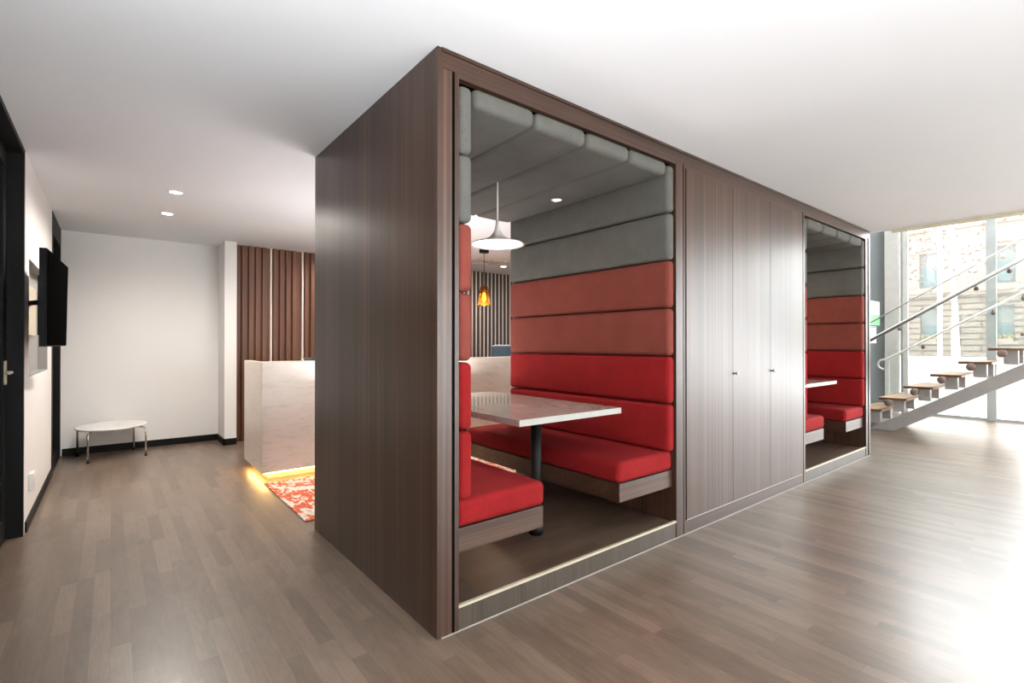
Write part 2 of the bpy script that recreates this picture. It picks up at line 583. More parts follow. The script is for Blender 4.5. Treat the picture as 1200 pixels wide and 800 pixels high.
def wall_pads(root, x0, x1, sign):
    for k in range(6):
        bm = soft(bmesh.new(), x0, x1, 1.986, YB, PADZ[k] + .0035, PADZ[k + 1] - .0035, r=.028, cuts=(2, 14, 6), bulge=((0, sign, .012),))
        o = obj('wall_pad', bm, PADM[k], root)
        o['label'] = {'red': 'bright red upholstered pad', 'coral': 'muted coral upholstered pad', 'grey': 'grey upholstered pad'}[PADM[k]]

def ceiling_pads(root, x0, x1):
    w = (x1 - x0) / 4
    for k in range(4):
        bm = soft(bmesh.new(), x0 + k * w + .0045, x0 + (k + 1) * w - .0045, 1.985, YB, 2.502, 2.598, r=.035, cuts=(6, 14, 2), bulge=((2, -1, .022),))
        o = obj('ceiling_pad', bm, 'grey', root)
        o['label'] = 'grey upholstered ceiling pad'

def booth(label, xa, xb, end_left):
    """xa..xb is the clear opening"""
    root = thing('seating_booth', label, 'booth', ((xa + xb) / 2, YF, 0), 'upholstered booths in the timber block')
    if end_left:
        xo = 1.157
        obj('end_panel', B(xo, xo + .023, YF, YB, 0, H - .004, bev=.0015), 'wood_z', root)
        bm = B(xo + .023, xa - .035, YF + .002, YF + .03, 0, 2.621)
        obj('stile', bm, 'wood_z', root)
        obj('gap_shade_strip', B(xa - .035, xa - .022, YF - .001, YF + .034, 0, 2.621), 'gap', root)  # flush dark strip, groove shade painted instead of a recess
        obj('inner_wall', B(xo + .023, xa + .006, YF + .034, YB, 0, H - .01), 'wood_z', root)
        obj('frame_trim', B(xa - .022, xa, YF - .002, YF + .034, 0, 2.621), 'wood_z', root)
    else:
        xo = xa - .052
        obj('gap_shade_strip', B(xo, xo + .012, YF - .001, YF + .034, 0, 2.621), 'gap', root)
        obj('inner_wall', B(xo, xa + .006, YF + .034, YB, 0, H - .01), 'wood_z', root)
        obj('frame_trim', B(xo + .012, xa, YF - .002, YF + .034, 0, 2.621), 'wood_z', root)
    if end_left:
        xe = xb + .083
        obj('frame_trim', B(xb, xe, YF - .002, YF + .034, 0, 2.621), 'wood_z', root)
        obj('inner_wall', B(xb - .004, xe, YF + .034, YB, 0, H - .01), 'wood_z', root)
        obj('gap_shade_strip', B(xe, xe + .012, YF - .001, YF + .034, 0, 2.621), 'gap', root)
        xr = xe + .012
    else:
        obj('frame_trim', B(xb, xb + .062, YF - .002, YF + .034, 0, 2.621), 'wood_z', root)
        obj('inner_wall', B(xb - .004, xb + .11, YF + .034, YB, 0, H - .01), 'wood_z', root)
        obj('gap_shade_strip', B(xb + .062, xb + .11, YF - .001, YF + .034, 0, 2.621), 'gap', root)
        obj('end_panel', B(xb + .11, xb + .165, YF, YB, 0, H - .004, bev=.0015), 'wood_z', root)
        xr = xb + .11
    xl = 1.18 if end_left else xo
    obj('header_rail', B(xl, xr, YF, YF + .034, 2.601 + .02, 2.694), 'wood_x', root)
    obj('header_rail', B(xa - .022, xb + .04, YF - .001, YF + .034, 2.600, 2.6215), 'wood_x', root)
    obj('cornice', B(xl, xr, YF - .005, YF + .034, 2.696, H - .004), 'wood_x', root)
    obj('roof_board', B(xa + .006, xb - .004, YF + .034, YB, 2.608, H - .02), 'gap', root)
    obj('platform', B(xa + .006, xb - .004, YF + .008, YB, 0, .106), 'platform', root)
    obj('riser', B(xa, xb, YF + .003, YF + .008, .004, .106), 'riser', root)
    o = obj('threshold_strip', B(xa, xb, YF - .001, YF + .016, .107, .119), 'brass', root)
    o['label'] = 'pale brass edging strip'
    obj('floor_seal', B(xl, xr, YF - .005, YF + .001, 0, .004), 'sealant', root)
    wall_pads(root, xa + .008, xa + .086, 1)
    wall_pads(root, xb - .086, xb - .006, -1)
    ceiling_pads(root, xa + .090, xb - .092)
    return root

XA, XB = 1.272, 3.060
SH = 3.962
booth('tall timber booth with red, coral and grey padding, nearest the viewer', XA, XB, True)
booth('narrow-looking timber booth with red padding beyond the cupboard doors, beside the stairs', XA + 3.975, XB + 3.96, False)

# cupboard between the booths
cx0, cx1 = 3.155, 5.195
cup = thing('storage_cupboard', 'tall dark timber cupboard with three flush doors between the two booths', 'cupboard', ((cx0 + cx1) / 2, YF, 0))
obj('carcass', B(cx0, cx1, YF + .034, YB, 0, H - .01), 'wood_z', cup)
obj('stile', B(cx0, 3.176, YF - .001, YF + .034, 0, 2.621), 'wood_z', cup)
obj('stile', B(5.150, cx1, YF - .001, YF + .034, 0, 2.621), 'wood_z', cup)
obj('header_rail', B(cx0, cx1, YF, YF + .034, 2.600, 2.694), 'wood_x', cup)
obj('cornice', B(cx0, cx1, YF - .005, YF + .034, 2.696, H - .004), 'wood_x', cup)
obj('plinth', B(3.176, 5.150, YF - .001, YF + .034, 0, .094), 'wood_x', cup)
obj('floor_seal', B(cx0, cx1, YF - .006, YF, 0, .004), 'sealant', cup)
ed = [3.179, 3.836, 4.492, 5.147]
for k in range(3):
    a, b = ed[k] + .0015, ed[k + 1] - .0015
    dr = obj('door', B(a, b, YF - .007, YF + .02, .099, 2.596, bev=.0012), 'wood_z', cup)
    obj('edge_band', B(a, b, YF - .0085, YF - .006, .0975, .1025), 'sealant', dr)
    if k > 0:
        kx = ed[k] + .040
        bm = bmesh.new()
        prof = [(.0, 0), (.006, 0), (.006, .010), (.0115, .014), (.0125, .020), (.010, .025), (.0, .026)]
        lathe(bm, [(max(r, .0005), z) for r, z in prof], 0, 0, 20, False, False)
        bmesh.ops.rotate(bm, verts=bm.verts[:], matrix=Matrix.Rotation(PI / 2, 3, 'X'))
        bmesh.ops.translate(bm, verts=bm.verts[:], vec=(kx, YF - .007, 1.113))
        kn = obj('knob', bm, 'chrome', dr)
        kn['label'] = 'small chrome knob'

# benches
def bench(label, xa, xb, inner, cush_in):
    """inner: +1 when the aisle is on the +x side"""
    root = thing('booth_bench', label, 'bench', ((xa + xb) / 2, 2.85, .352), 'red benches of the booths')
    obj('bench_base', B(xa, xb, 2.010, YB - .01, .352, .467, bev=.002), 'wood_x', root)
    a, b = (xa, xb + cush_in) if inner > 0 else (xa - cush_in, xb)
    bm = soft(bmesh.new(), a, b, 2.004, YB - .006, .468, .600, r=.034, cuts=(8, 16, 2), bulge=((2, 1, .010),))
    obj('seat_cushion', bm, 'red', root)
    return root
bl = bench('red cushioned bench along the left wall of the nearer booth', XA + .008, 1.836, 1, .014)
br_ = bench('red cushioned bench along the right wall of the nearer booth', 2.484, XB - .006, -1, .014)
dup(bl, (SH, 0, 0), 'red cushioned bench along the left wall of the far booth', 'red benches of the booths')
dup(br_, (SH, 0, 0), 'red cushioned bench along the right wall of the far booth', 'red benches of the booths')

# tables
def table(label):
    root = thing('booth_table', label, 'table', (2.2, 2.88, .106), 'booth tables')
    obj('tabletop', B(1.802, 2.698, 2.172, 3.66, .878, .9155, bev=.0015), 'table', root)
    o = obj('edge_band', B(1.8005, 2.6995, 2.1695, 2.1725, .878, .9150), 'tedge', root)
    o['label'] = 'pale edge band'
    for y in (2.45, 3.33):
        l = obj('leg', lathe(bmesh.new(), [(.036, .106), (.036, .878)], 2.175, y, 28), 'black', root)
        obj('foot_collar', lathe(bmesh.new(), [(.046, .106), (.046, .155), (.042, .160), (.036, .160)], 2.175, y, 28), 'black', l)
        obj('top_plate', B(2.07, 2.28, y - .1, y + .1, .868, .8775), 'black', root)
    return root
tb = table('pale laminate table on black posts in the nearer booth')
dup(tb, (SH, 0, 0), 'pale laminate table between benches of the far booth', 'booth tables')

# white pendant
def pendant(x, y):
    root = thing('pendant_lamp', 'white flared pendant lamp hanging over the table of the nearer booth', 'lamp', (x, y, 2.06), 'white pendants in the booths')
    obj('cord', tube(bmesh.new(), [(x, y, 2.52), (x, y, 2.235)], .006, 10), 'lampwhite', root)
    pr = [(.010, 2.235), (.014, 2.20), (.022, 2.165), (.038, 2.135), (.062, 2.112), (.095, 2.096), (.14, 2.083), (.18, 2.072), (.196, 2.062),
          (.196, 2.058), (.178, 2.064), (.13, 2.076), (.06, 2.09)]
    obj('lamp_shade', lathe(bmesh.new(), list(reversed(pr)), x, y, 48, False, True), 'lampwhite', root)
    g = obj('diffuser', lathe(bmesh.new(), [(.001, 2.052), (.06, 2.053), (.13, 2.057), (.168, 2.062), (.176, 2.066)], x, y, 40, False, True), 'lampglow', root)
    g['label'] = 'glowing warm diffuser'
    lamp('bulb', 'POINT', (x, y, 2.03), 7, (1, .86, .68), root, shadow_soft_size=.12)
    return root
pd = pendant(2.16, 2.85)
p2 = dup(pd, (SH, 0, 0), 'white flared pendant lamp hanging over the table of the far booth', 'white pendants in the booths')

for k in p2.children:
    if k.type == 'LIGHT':
        k.data = k.data.copy()
        k.data.energy = 16

# small round light in the booth ceiling
s = thing('ceiling_spotlight', 'small round spotlight set in the grey padded booth ceiling', 'light', (2.735, 2.832, 2.48))
obj('trim_ring', lathe(bmesh.new(), [(.046, 2.515), (.046, 2.481), (.030, 2.479), (.030, 2.495)], 2.735, 2.832, 28, False, False), 'whiteplastic', s)
obj('lens', lathe(bmesh.new(), [(.03, 2.4803), (.03, 2.486)], 2.735, 2.832, 24), 'lampglow', s)

# ================================================================== reception side
def downlight(x, y, label, watts, z=H, color=(1, .93, .85)):
    r = thing('recessed_downlight', label, 'light', (x, y, z), 'recessed ceiling downlights')
    obj('trim_ring', lathe(bmesh.new(), [(.062, z), (.062, z - .006), (.048, z - .006), (.046, z + .0)], x, y, 32, False, False), 'whiteplastic', r)
    obj('lens', lathe(bmesh.new(), [(.047, z - .004), (.047, z - .001)], x, y, 28), 'spotglow', r)
    lp = lamp('beam', 'SPOT', (x, y, z - .012), watts, color, r, spot_size=math.radians(168), spot_blend=.9, shadow_soft_size=.05)
    return r
downlight(.448, 5.396, 'round recessed downlight in white ceiling, nearer of the lit pair at left', 135)
downlight(.452, 6.337, 'round recessed downlight in white ceiling, farther of the lit pair at left', 135)
downlight(5.40, 6.95, 'round recessed downlight in the ceiling seen through the nearer booth, by the slatted wall', 60)
for x, y in ((2.2, 4.7), (3.9, 4.7), (2.75, 7.2)):  # unseen downlights added to brighten the reception and slats
    downlight(x, y, 'round recessed downlight added to brighten the reception, unseen behind the timber block', 90)

v = thing('ceiling_vent', 'square ceiling air vent seen through the nearer booth', 'vent', (4.84, 6.72, H))
bm = bmesh.new()
for k in range(4):
    a = .26 - k * .06
    for q in ((-a, a, -a, -a + .022), (-a, a, a - .022, a), (-a, -a + .022, -a + .022, a - .022), (a - .022, a, -a + .022, a - .022)):
        box(bm, 4.84 + q[0], 4.84 + q[1], 6.72 + q[2], 6.72 + q[3], H - .014, H - .003)
obj('louvre', bm, 'whiteplastic', v)
obj('duct_opening', B(4.6, 5.08, 6.48, 6.96, H - .003, H - .001), 'greywall', v)

# counter
KX0, KX1, KY0, KY1, KT = 1.140, 4.95, 5.285, 6.12, 1.167
ct = thing('reception_counter', 'cream stone reception counter with glowing base behind the timber block', 'counter', ((KX0 + KX1) / 2, 5.7, 0))
obj('front_panel', B(KX0, KX1, KY0, KY0 + .06, .085, KT, bev=.002), 'marble', ct)
obj('end_panel', B(KX0, KX0 + .06, KY0 + .06, KY1, .085, KT, bev=.002), 'marble', ct)
obj('end_panel', B(KX1 - .06, KX1, KY0 + .06, KY1, .085, KT, bev=.002), 'marble', ct)
obj('top_ledge', B(KX0 + .06, KX1 - .06, KY0 + .06, KY0 + .34, KT - .035, KT - .001), 'marble', ct)
obj('worktop', B(KX0 + .06, KX1 - .06, KY0 + .34, KY1, .71, .74), 'marble', ct)
obj('plinth', B(KX0 + .07, KX1 - .07, KY0 + .09, KY1 - .02, 0, .085), 'brass', ct)
bm = B(KX0 + .03, KX1 - .03, KY0 + .055, KY0 + .067, .066, .078)
box(bm, KX0 + .03, KX0 + .042, KY0 + .067, KY1 - .05, .066, .078)
o = obj('led_strip', bm, 'led', ct)
o['label'] = 'warm yellow light strip'
# monitor, cup and chair behind the counter
m = thing('monitor', 'black computer monitor edge showing over the reception counter, next to the timber block', 'monitor', (2.0, 5.9, .74))
obj('display', B(1.70, 2.30, 5.89, 5.92, .86, 1.192, bev=.004), 'blackgloss', m)
obj('stand', tube(bmesh.new(), [(2.0, 5.915, .75), (2.0, 5.935, .95)], .018), 'charcoal', m)
obj('base', lathe(bmesh.new(), [(.11, .74), (.11, .750), (.03, .756)], 2.0, 5.91, 28), 'charcoal', m)
c = thing('cup', 'tiny white cup on the reception counter ledge beside the black monitor', 'cup', (1.60, 5.58, KT))
obj('body', lathe(bmesh.new(), [(.011, KT), (.014, KT + .024), (.012, KT + .024), (.010, KT + .004)], 1.60, 5.58, 20, True, True), 'whiteplastic', c)

ch = thing('office_chair', 'blue-grey office chair behind the counter, seen through the nearer booth', 'chair', (5.350, 6.7, 0))
bm = soft(bmesh.new(), 5.110, 5.590, 6.86, 6.93, .62, 1.315, r=.03, cuts=(6, 2, 8), bulge=((1, -1, .02),))
obj('backrest', bm, 'bluegrey', ch)
obj('headrest_piping', tube(bmesh.new(), [(5.125, 6.895, 1.306), (5.180, 6.895, 1.320), (5.520, 6.895, 1.320), (5.575, 6.895, 1.306)], .010), 'whiteplastic', ch)
obj('seat', soft(bmesh.new(), 5.100, 5.600, 6.42, 6.90, .44, .52, r=.03, cuts=(6, 6, 2), bulge=((2, 1, .012),)), 'bluegrey', ch)
obj('back_bracket', tube(bmesh.new(), [(5.350, 6.80, .43), (5.350, 6.94, .45), (5.350, 6.945, .75)], .02), 'charcoal', ch)
obj('column', tube(bmesh.new(), [(5.350, 6.7, .10), (5.350, 6.7, .44)], .025), 'charcoal', ch)
for k in range(5):
    a = 2 * PI * k / 5
    px, py = 5.350 + .28 * math.cos(a), 6.7 + .28 * math.sin(a)
    l = obj('leg', tube(bmesh.new(), [(5.350, 6.7, .12), (px, py, .075)], .02, radii=[.024, .014]), 'charcoal', ch)
    bm = lathe(bmesh.new(), [(.027, -.012), (.03, 0), (.027, .012)], 0, 0, 18)
    bmesh.ops.rotate(bm, verts=bm.verts[:], matrix=Matrix.Rotation(PI / 2, 3, 'X'))
    bmesh.ops.translate(bm, verts=bm.verts[:], vec=(px, py, .030))
    obj('castor', bm, 'black', l)

# amber pendant
ax_, ay_ = 4.205, 5.87
ap = thing('glass_pendant', 'amber glass pendant lamp glowing above the reception counter', 'lamp', (ax_, ay_, 1.90))
obj('ceiling_rose', lathe(bmesh.new(), [(.07, H - .05), (.07, H - .0)], ax_, ay_, 28), 'black', ap)
obj('cord', tube(bmesh.new(), [(ax_, ay_, H - .05), (ax_, ay_, 2.19)], .004, 8), 'black', ap)
obj('holder', lathe(bmesh.new(), [(.022, 2.09), (.024, 2.17), (.012, 2.195)], ax_, ay_, 20), 'fixing', ap)
obj('glass_shade', lathe(bmesh.new(), [(.092, 1.90), (.094, 1.93), (.078, 2.05), (.062, 2.13), (.054, 2.18), (.050, 2.18), (.058, 2.13), (.074, 2.05), (.090, 1.93), (.088, 1.90)], ax_, ay_, 32, False, False), 'amber', ap)
obj('light_bulb', lathe(bmesh.new(), [(.004, 1.955), (.022, 1.975), (.03, 2.005), (.024, 2.045), (.014, 2.085)], ax_, ay_, 24), 'bulb', ap)
lamp('glow', 'POINT', (ax_, ay_, 1.93), 9, (1, .6, .25), ap, shadow_soft_size=.04)

# rug
rg = obj('area_rug', B(1.145, 5.3, 3.915, 5.215, 0, .010, bev=.003), 'rug')
tag(rg, 'orange-red and white abstract rug on the floor before the reception counter', 'rug')

# slatted cladding
sl = thing('slatted_wall_panel', 'brown timber slat wall panel with two pale strips behind the reception counter', 'wall panel', (2.2, 7.76, 0))
obj('backing', B(1.314, 3.2, 7.765, 7.80, 0, H - .001), 'slat', sl)
bm = bmesh.new()
x = 1.314
strips = (1.775, 2.21, 2.645, 3.08)
while x < 3.18:
    nx = min((s_ for s_ in strips if s_ > x - .05), default=9)
    prism(bm, [(x, 7.765), (x + .012, 7.727), (x + .058, 7.727), (x + .066, 7.765)], 2, 0, H - .001)
    x += .0865
    if x + .06 > nx:
        x = nx + .030
        strips = tuple(s_ for s_ in strips if s_ > nx)
obj('slats', bm, 'slat', sl)
for s_ in (1.772, 2.207, 2.642, 3.077):
    o = obj('pale_strip', B(s_, s_ + .024, 7.735, 7.766, 0, H - .001), 'pale_gap', sl)
    o['label'] = 'pale strip between slats'
sl2 = thing('slatted_wall_panel', 'dark timber slats with white gaps on the wall seen through the nearer booth', 'wall panel', (5.3, 7.76, 0))
obj('backing', B(3.22, 7.6, 7.775, 7.80, 0, H - .001), 'pale_gap', sl2)
bm = bmesh.new()
x = 3.23
while x < 7.55:
    box(bm, x, x + .047, 7.752, 7.776, 0, H - .001)
    x += .0905
obj('slats', bm, 'slat_dark', sl2)

# ================================================================== left corridor things
tv = thing('television', 'black flat-screen television on a swivel arm over a wall niche', 'television', (-.33, 5.0, 1.65))
def tvpt(u, v, w):
    """u along width 0..1, v height 0..1, w depth behind the screen"""
    p0, p1 = Vector((-.328, 4.462, 0)), Vector((-.283, 5.46, 0))
    d = p1 - p0
    nrm = Vector((d.y, -d.x, 0)).normalized()
    q = p0 + d * u - nrm * w
    q.z = 1.330 + .648 * v
    q.x += .010 * (v - .5) * u
    return q
def tvbox(u0, u1, v0, v1, w0, w1):
    bm = bmesh.new()
    vs = [bm.verts.new(tvpt(u, v, w)) for w in (w0, w1) for u, v in ((u0, v0), (u1, v0), (u1, v1), (u0, v1))]
    for q in ((0, 1, 2, 3), (7, 6, 5, 4), (0, 4, 5, 1), (1, 5, 6, 2), (2, 6, 7, 3), (3, 7, 4, 0)):
        bm.faces.new([vs[i] for i in q])
    bmesh.ops.recalc_face_normals(bm, faces=bm.faces[:])
    return bm
obj('casing', tvbox(0, 1, 0, 1, .004, .042), 'charcoal', tv)
obj('screen', tvbox(.006, .994, .012, .992, 0, .0045), 'screen', tv)
obj('rear_housing', tvbox(.2, .8, .12, .75, .042, .075), 'black', tv)
bm = tube(bmesh.new(), [tvpt(.5, .5, .07), (-.47, 5.1, 1.65), (-.53, 5.5, 1.65)], .018, 10)
obj('swivel_arm', bm, 'black', tv)
o = obj('wall_plate', B(XL - .075, XL - .045, 5.32, 6.1, 1.42, 1.83, bev=.004), 'brass', tv)
o['label'] = 'beige wall plate'

so = thing('power_socket', 'small white power socket box low on the left wall', 'socket', (XL, 5.2, .32))
obj('body', B(XL, XL + .03, 5.13, 5.27, .26, .38, bev=.004), 'whiteplastic', so)
obj('faceplate', B(XL + .03, XL + .034, 5.145, 5.255, .275, .365, bev=.0015), 'poster', so)

st = thing('side_table', 'low white oval table on chrome legs against the back wall', 'table', (.01, 7.66, 0))
bm = bmesh.new()
N = 56
def oval(s, z, dx=0):
    return [(.006 + s * .335 * math.copysign(abs(math.cos(2 * PI * k / N)) ** .95, math.cos(2 * PI * k / N)) + s * .045 * math.sin(2 * PI * k / N),
             7.628 + s * .40 * math.sin(2 * PI * k / N) - s * .03 * math.cos(2 * PI * k / N), z) for k in range(N)]
rings = [[bm.verts.new(p) for p in oval(s_, z)] for s_, z in ((.95, .362), (.985, .366), (1, .374), (.993, .381), (.97, .383))]
for a, b in zip(rings, rings[1:]):
    for k in range(N):
        bm.faces.new((a[k], a[(k + 1) % N], b[(k + 1) % N], b[k])).smooth = True
bm.faces.new(list(reversed(rings[0]))); bm.faces.new(rings[-1])
obj('tabletop', bm, 'whiteplastic', st)
for fx, fy in ((-.315, 7.90), (-.205, 7.37), (.224, 7.97), (.325, 7.45)):
    cx, cy = .006, 7.628
    dx, dy = cx - fx, cy - fy
    q = lambda s_, z: (fx + dx * s_, fy + dy * s_, z)
    l = obj('leg', tube(bmesh.new(), [q(0, .004), q(0.0, .30), q(.02, .325), q(.07, .345), q(.15, .353), q(.55, .354)], .0105, 12), 'chrome', st)
    obj('foot', lathe(bmesh.new(), [(.016, 0), (.017, .008), (.012, .014)], fx, fy, 18), 'charcoal', l)

# ================================================================== staircase by the window
sr = thing('staircase', 'open-tread staircase with glass balustrade and round steel handrail beside the window', 'staircase', (9.75, 2.4, 0))
GO, RI = .3075, .1915
NT_ = 16
X0S, X1S = 9.2, 10.35
def nose(k):      # y of the nosing, z of the top of tread k
    return 3.045 - GO * k, .147 + RI * k
for k in range(NT_):
    y, z = nose(k)
    t = obj('tread', B(X0S, X1S, y - .345, y, z - .038, z, bev=.004), 'stair_oak', sr)
    for xs in (9.5, 10.05):
        obj('bracket', B(xs - .05, xs + .05, y - .26, y - .12, max(.004, z - .038 - (.19 if k else .10)), z - .038), 'stringer', t)
SL = RI / GO
def strz(y, off):
    return (2.62 - y) * SL + off
for xs in (9.5, 10.05):
    ytop = 2.62 - 3.0 / SL
    poly = [(2.63, 0.0), (2.30, 0.0), (ytop, strz(ytop, -.195)), (ytop, strz(ytop, 0.0))]
    obj('stringer', prism(bmesh.new(), poly, 0, xs - .045, xs + .045), 'stringer', sr)
for gx, rx, hook in ((9.12, 9.05, False), (10.43, 10.36, True)):
    yb = 2.62 if not hook else 2.60
    yt = -1.7
    poly = [(yb, strz(yb, .10)), (yt, strz(yt, .10)), (yt, strz(yt, 1.60)), (yb, strz(yb, 1.60))]
    if gx > 10:
        poly = [(a, b - .42) if i > 1 else (a, b) for i, (a, b) in enumerate(poly)]
    obj('glass_panel', prism(bmesh.new(), poly, 0, gx - .008, gx + .008), 'clear', sr)
    top = [(gx, yb, poly[3][1] + .006), (gx, yt, poly[2][1] + .006)]
    if not hook:
        obj('glass_edge', tube(bmesh.new(), top, .009, 8), 'whiteplastic', sr)
    off = 1.345 if not hook else 1.065
    pts = []
    if hook:
        for a in range(0, 200, 18):
            r_ = .085
            pts.append((rx, yb + .06 + r_ * math.sin(math.radians(a)), strz(yb, off) - r_ + -.02 - r_ * math.cos(math.radians(a)) + .02))
    else:
        for a in range(0, 200, 18):
            r_ = .085
            pts.append((rx, yb + .16 + r_ * math.sin(math.radians(a)), strz(yb + .16, off) - r_ - r_ * math.cos(math.radians(a))))
    pts.append((rx, yt, strz(yt, off)))
    hr = obj('handrail', tube(bmesh.new(), pts, .027 if not hook else .017, 14), 'steel' if not hook else 'whiteplastic', sr)
    for y in (2.14, 1.30, .98, .2, -.6, -1.4):
        z = strz(y, off)
        bm = tube(bmesh.new(), [(rx, y, z - .02), (rx, y, z - .065), (gx, y, z - .075)], .007, 8)
        b2 = lathe(bm, [(.001, -.006), (.027, -.006), (.027, .006), (.001, .006)], 0, 0, 18, False, False)
        nv = bm.verts[-72:]
        bmesh.ops.rotate(bm, verts=nv, matrix=Matrix.Rotation(PI / 2, 3, 'Y'))
        bmesh.ops.translate(bm, verts=nv, vec=(gx - .014 if gx < 10 else gx - .014, y, z - .075))
        obj('rail_bracket', bm, 'fixing', hr)
for k in range(NT_ - 1):
    y, z = nose(k)
    bm = bmesh.new()
    lathe(bm, [(.001, 0), (.044, 0), (.05, .008), (.05, .055), (.044, .062), (.001, .062)], 0, 0, 24, False, False)
    bmesh.ops.rotate(bm, verts=bm.verts[:], matrix=Matrix.Rotation(PI / 2, 3, 'Y'))
    bmesh.ops.translate(bm, verts=bm.verts[:], vec=(9.10, y - .145, z - .075))
    o = obj('glass_fixing', bm, 'fixing', sr)

# notices on the grey wall
po = obj('poster', B(11.02, 11.585, 3.040, 3.05, 1.70, 2.155), 'poster')
tag(po, 'white notice with a green lower half on the grey wall behind the stairs', 'poster', 'notices on the grey wall')
obj('green_panel', B(11.02, 11.585, 3.037, 3.041, 1.70, 1.90), 'green', po)
obj('heading', B(11.28, 11.50, 3.037, 3.041, 2.105, 2.125), 'pink', po)
obj('heading', B(11.06, 11.20, 3.037, 3.041, 2.04, 2.055), 'pink', po)
bm = bmesh.new()
for (a, b, c_, d) in ((11.24, 11.46, 1.925, 1.938), (11.24, 11.46, 1.972, 1.985), (11.24, 11.256, 1.938, 1.972), (11.444, 11.46, 1.938, 1.972), (11.31, 11.40, 1.948, 1.964)):
    box(bm, a, b, 3.037, 3.041, c_, d)
obj('emblem', bm, 'inkgrey', po)
p2_ = obj('poster', B(11.02, 11.38, 3.040, 3.05, 1.36, 1.675), 'poster')
tag(p2_, 'small white notice with a blue heading below the green one on grey wall', 'poster', 'notices on the grey wall')
obj('heading', B(11.05, 11.34, 3.037, 3.041, 1.645, 1.665), 'blue', p2_)

# ================================================================== street
bd = thing('building', 'sandstone building with rusticated lower storey across the street', 'building', (24, 3, 0))
FX = 24.0
WY = [4.755 - 2.03 * k for k in range(-3, 7)]
bm = bmesh.new()
def facade(bm, z0, z1, wins, hw, wz0, wz1, ya, yb, x0, x1):
    """wall strip with window openings"""
    box(bm, x0, x1, ya, yb, z0, wz0)
    box(bm, x0, x1, ya, yb, wz1, z1)
    e = ya
    for w in sorted(wins):
        box(bm, x0, x1, e, w - hw, wz0, wz1)
        e = w + hw
    box(bm, x0, x1, e, yb, wz0, wz1)
facade(bm, -.1, 3.1, WY, .26, 1.43, 2.68, -9, 12, FX, FX + .35)
obj('lower_wall', bm, 'stone', bd)
bm = bmesh.new()
facade(bm, 3.35, 7.2, WY, .29, 3.45, 4.75, -9, 12, FX + .04, FX + .39)
obj('upper_wall', bm, 'smoothstone', bd)
bm = B(FX - .18, FX + .3, -9, 12, 3.1, 3.22)
box(bm, FX - .26, FX + .3, -9, 12, 3.22, 3.36)
box(bm, FX - .1, FX + .3, -9, 12, 5.55, 5.7)
box(bm, FX - .3, FX + .4, -9, 12, 7.1, 7.35)
obj('cornice', bm, 'smoothstone', bd)
for w in WY:
    if -5 < w < 7.5:
        o = obj('window', B(FX + .2, FX + .24, w - .26, w + .26, 1.43, 2.68), 'blind', bd)
        obj('pane', B(FX + .17, FX + .199, w - .22, w + .22, 1.47, 2.02), 'tealglass', o)
        o = obj('window', B(FX + .24, FX + .28, w - .29, w + .29, 3.45, 4.75), 'blind', bd)
        obj('pane', B(FX + .21, FX + .239, w - .24, w + .24, 3.52, 4.2), 'tealglass', o)
        bm = bmesh.new()
        for k in range(9):
            a0, a1 = PI * k / 9, PI * (k + 1) / 9
            ri, ro = .40, .60
            prism(bm, [(w + ri * math.cos(a0), 4.75 + ri * .35 * math.sin(a0)), (w + ro * math.cos(a0), 4.75 + ro * .5 * math.sin(a0)),
                       (w + ro * math.cos(a1), 4.75 + ro * .5 * math.sin(a1)), (w + ri * math.cos(a1), 4.75 + ri * .35 * math.sin(a1))], 0, FX - .06, FX + .05)
        obj('window_arch', bm, 'smoothstone', bd)
        bm = B(FX - .1, FX + .2, w - .36, w + .36, 1.33, 1.43)
        box(bm, FX - .06, FX + .2, w - .38, w + .38, 3.37, 3.45)
        obj('window_sill', bm, 'smoothstone', bd)
fb_g = 'window boxes across the street'
for w, lab in ((4.755, 'yellow flower box on the sill of the facade window left of the tree'), (2.725, 'yellow flower box on the sill of the facade window right of the tree')):
    fb = thing('flower_box', lab, 'flower box', (FX - .02, w, 1.43), fb_g)
    obj('trough', B(FX - .09, FX + .1, w - .23, w + .23, 1.43, 1.52), 'fixing', fb)
    bm = bmesh.new()
    for k in range(70):
        px, py, pz = FX - .07 + random.random() * .14, w - .23 + random.random() * .46, 1.52 + random.random() * .14
        bmesh.ops.create_icosphere(bm, subdivisions=1, radius=.03, matrix=Matrix.Translation((px, py, pz)))
    fo = obj('flowers', bm, 'flower', fb)
    fo['kind'] = 'stuff'

pw = obj('parapet_wall', B(14.0, 14.18, -8, 8, -.06, .84), 'parapet')
bmc = B(13.96, 14.22, -8, 8, .90, 1.06)
box(bmc, 14.0, 14.18, -8, 8, .84, .90)
tag(pw, 'low white wall along the pavement outside the window', 'wall')
obj('coping', bmc, 'parapet', pw)

tr = thing('tree', 'pale-barked street tree with dry brown leaves outside the window', 'tree', (17, 2.8, -.06))
def branch(bm, p, d, r, n, depth, tips):
    pts, rad = [p.copy()], [r]
    for k in range(n):
        wg = .16 if depth else .05
        d = (d + Vector((random.uniform(-wg, wg), random.uniform(-wg, wg) + (0 if depth else .012), random.uniform(-.05, .10)))).normalized()
        p = p + d * .42
        r *= .86
        pts.append(p.copy()); rad.append(r)
        if depth < 3 and k > (1 if depth else 5) and random.random() < .75:
            nd = (d + Vector((random.uniform(-.9, .9), random.uniform(-1.0, 1.0), random.uniform(-.1, .5)))).normalized()
            branch(bm, p, nd, r * .55, max(3, n - 3), depth + 1, tips)
    tube(bm, pts, r, 7, True, rad)
    tips.extend(pts[len(pts) // 2:])
bm = bmesh.new()
tips = []
branch(bm, Vector((17, 2.78, -.06)), Vector((0, .02, 1)), .14, 11, 0, tips)
obj('trunk', bm, 'bark', tr)
bm = bmesh.new()
random.seed(3)
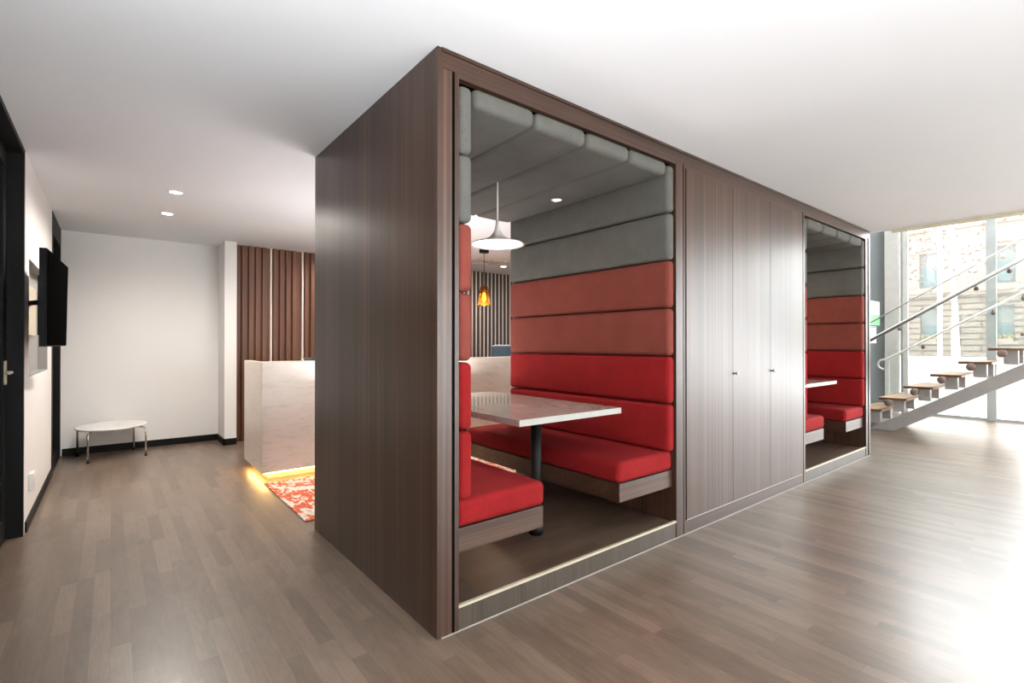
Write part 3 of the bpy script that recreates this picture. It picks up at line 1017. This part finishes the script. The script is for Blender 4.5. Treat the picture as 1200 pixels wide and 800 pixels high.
cand = [t for t in tips if t.z > 2.9] + [Vector((17, random.uniform(2.0, 4.4), random.uniform(3.0, 4.6))) for k in range(25)]
for k in range(2600):
    t = random.choice(cand)
    p = t + Vector((random.gauss(0, .28), random.gauss(0, .38), random.gauss(0, .28)))
    a, b = Vector((random.uniform(-1, 1), random.uniform(-1, 1), random.uniform(-1, 1))).normalized(), Vector((random.uniform(-1, 1), random.uniform(-1, 1), random.uniform(-1, 1)))
    b = a.cross(b).normalized()
    s_ = random.uniform(.04, .08)
    vs = [bm.verts.new(p + a * s_), bm.verts.new(p + b * s_ * .5), bm.verts.new(p - a * s_), bm.verts.new(p - b * s_ * .5)]
    bm.faces.new(vs)
fo = obj('foliage', bm, 'leaf', tr)
fo['kind'] = 'stuff'

lpz = thing('lamp_post', 'slim grey street lamp post outside the window left of the tree', 'lamp post', (15, 2.77, -.06))
obj('pole', tube(bmesh.new(), [(15, 2.77, -.06), (15, 2.77, 1.0), (15, 2.77, 5.2)], .05, 14, True, [.055, .05, .035]), 'frame', lpz)
obj('base', lathe(bmesh.new(), [(.11, -.06), (.11, .05), (.06, .14), (.055, .2)], 15, 2.77, 20), 'frame', lpz)
obj('lantern', lathe(bmesh.new(), [(.05, 5.2), (.14, 5.3), (.17, 5.6), (.05, 5.72)], 15, 2.77, 20), 'frame', lpz)

# ================================================================== light
w = bpy.data.worlds.new('sky')
sc.world = w
w.use_nodes = True
bg = w.node_tree.nodes['Background']
bg.inputs['Color'].default_value = (.93, .97, 1.0, 1)
bg.inputs['Strength'].default_value = 6.0

def daylight(name, loc, rot, sx, sy, radiance, col=(.95, .98, 1.0)):
    """the sky seen through a pane, as a lamp lying in that pane"""
    return lamp(name, 'AREA', loc, radiance * sx * sy * PI, col, shape='RECTANGLE', size=sx, size_y=sy)
o = daylight('window_daylight', (11.90, -2.0, 2.8), (0, 0, 0), 5.4, 6.1, 7.0)
o.rotation_euler = (0, PI / 2, 0)
o = daylight('window_daylight', (11.90, 1.9, 4.65), (0, 0, 0), 1.7, 1.5, 8.0)
o.rotation_euler = (0, PI / 2, 0)
o = daylight('window_daylight', (5.2, -5.04, 1.3), (0, 0, 0), 4.0, 2.5, 5.0)
o.rotation_euler = (PI / 2, 0, 0)
o = lamp('sun', 'SUN', (20, -2, 12), 15.0, (1, .97, .92), angle=math.radians(14))
o.rotation_euler = (0, math.radians(38), math.radians(-4))
# added unseen fill lamps brightening the ceiling, behind viewer and timber block
for x, y, e in ((-.2, -.55, 165), (3.2, -2.8, 16), (2.6, 4.75, 42)):
    o = lamp('ceiling_fill', 'AREA', (x, y, .95), e, (.93, .96, 1.0) if y < 0 else (.97, .97, .98), shape='DISK', size=.8 if y < 0 else 2.0)
    o.rotation_euler = (PI, 0, 0)

# ================================================================== camera
cam = bpy.data.cameras.new('camera')
cam.sensor_width = 36
cam.lens = 583 / 1200 * 36
cam.clip_start = .05
co = bpy.data.objects.new('camera', cam)
C.objects.link(co)
co.location = (0, 0, 1.35)
co.rotation_euler = (PI / 2 + math.atan(2.5 / 583), 0, math.radians(51.17 - 90))
sc.camera = co

sc.view_settings.view_transform = 'Standard'
sc.view_settings.look = 'None'
sc.view_settings.gamma = 1
sc.view_settings.exposure = 0.5
sc.view_settings.use_curve_mapping = False
sc.cycles.use_denoising = True
sc.cycles.max_bounces = 10
sc.cycles.diffuse_bounces = 5
sc.cycles.glossy_bounces = 4
sc.cycles.transparent_max_bounces = 16
sc.cycles.sample_clamp_indirect = 6
sc.cycles.caustics_reflective = False
sc.cycles.caustics_refractive = False
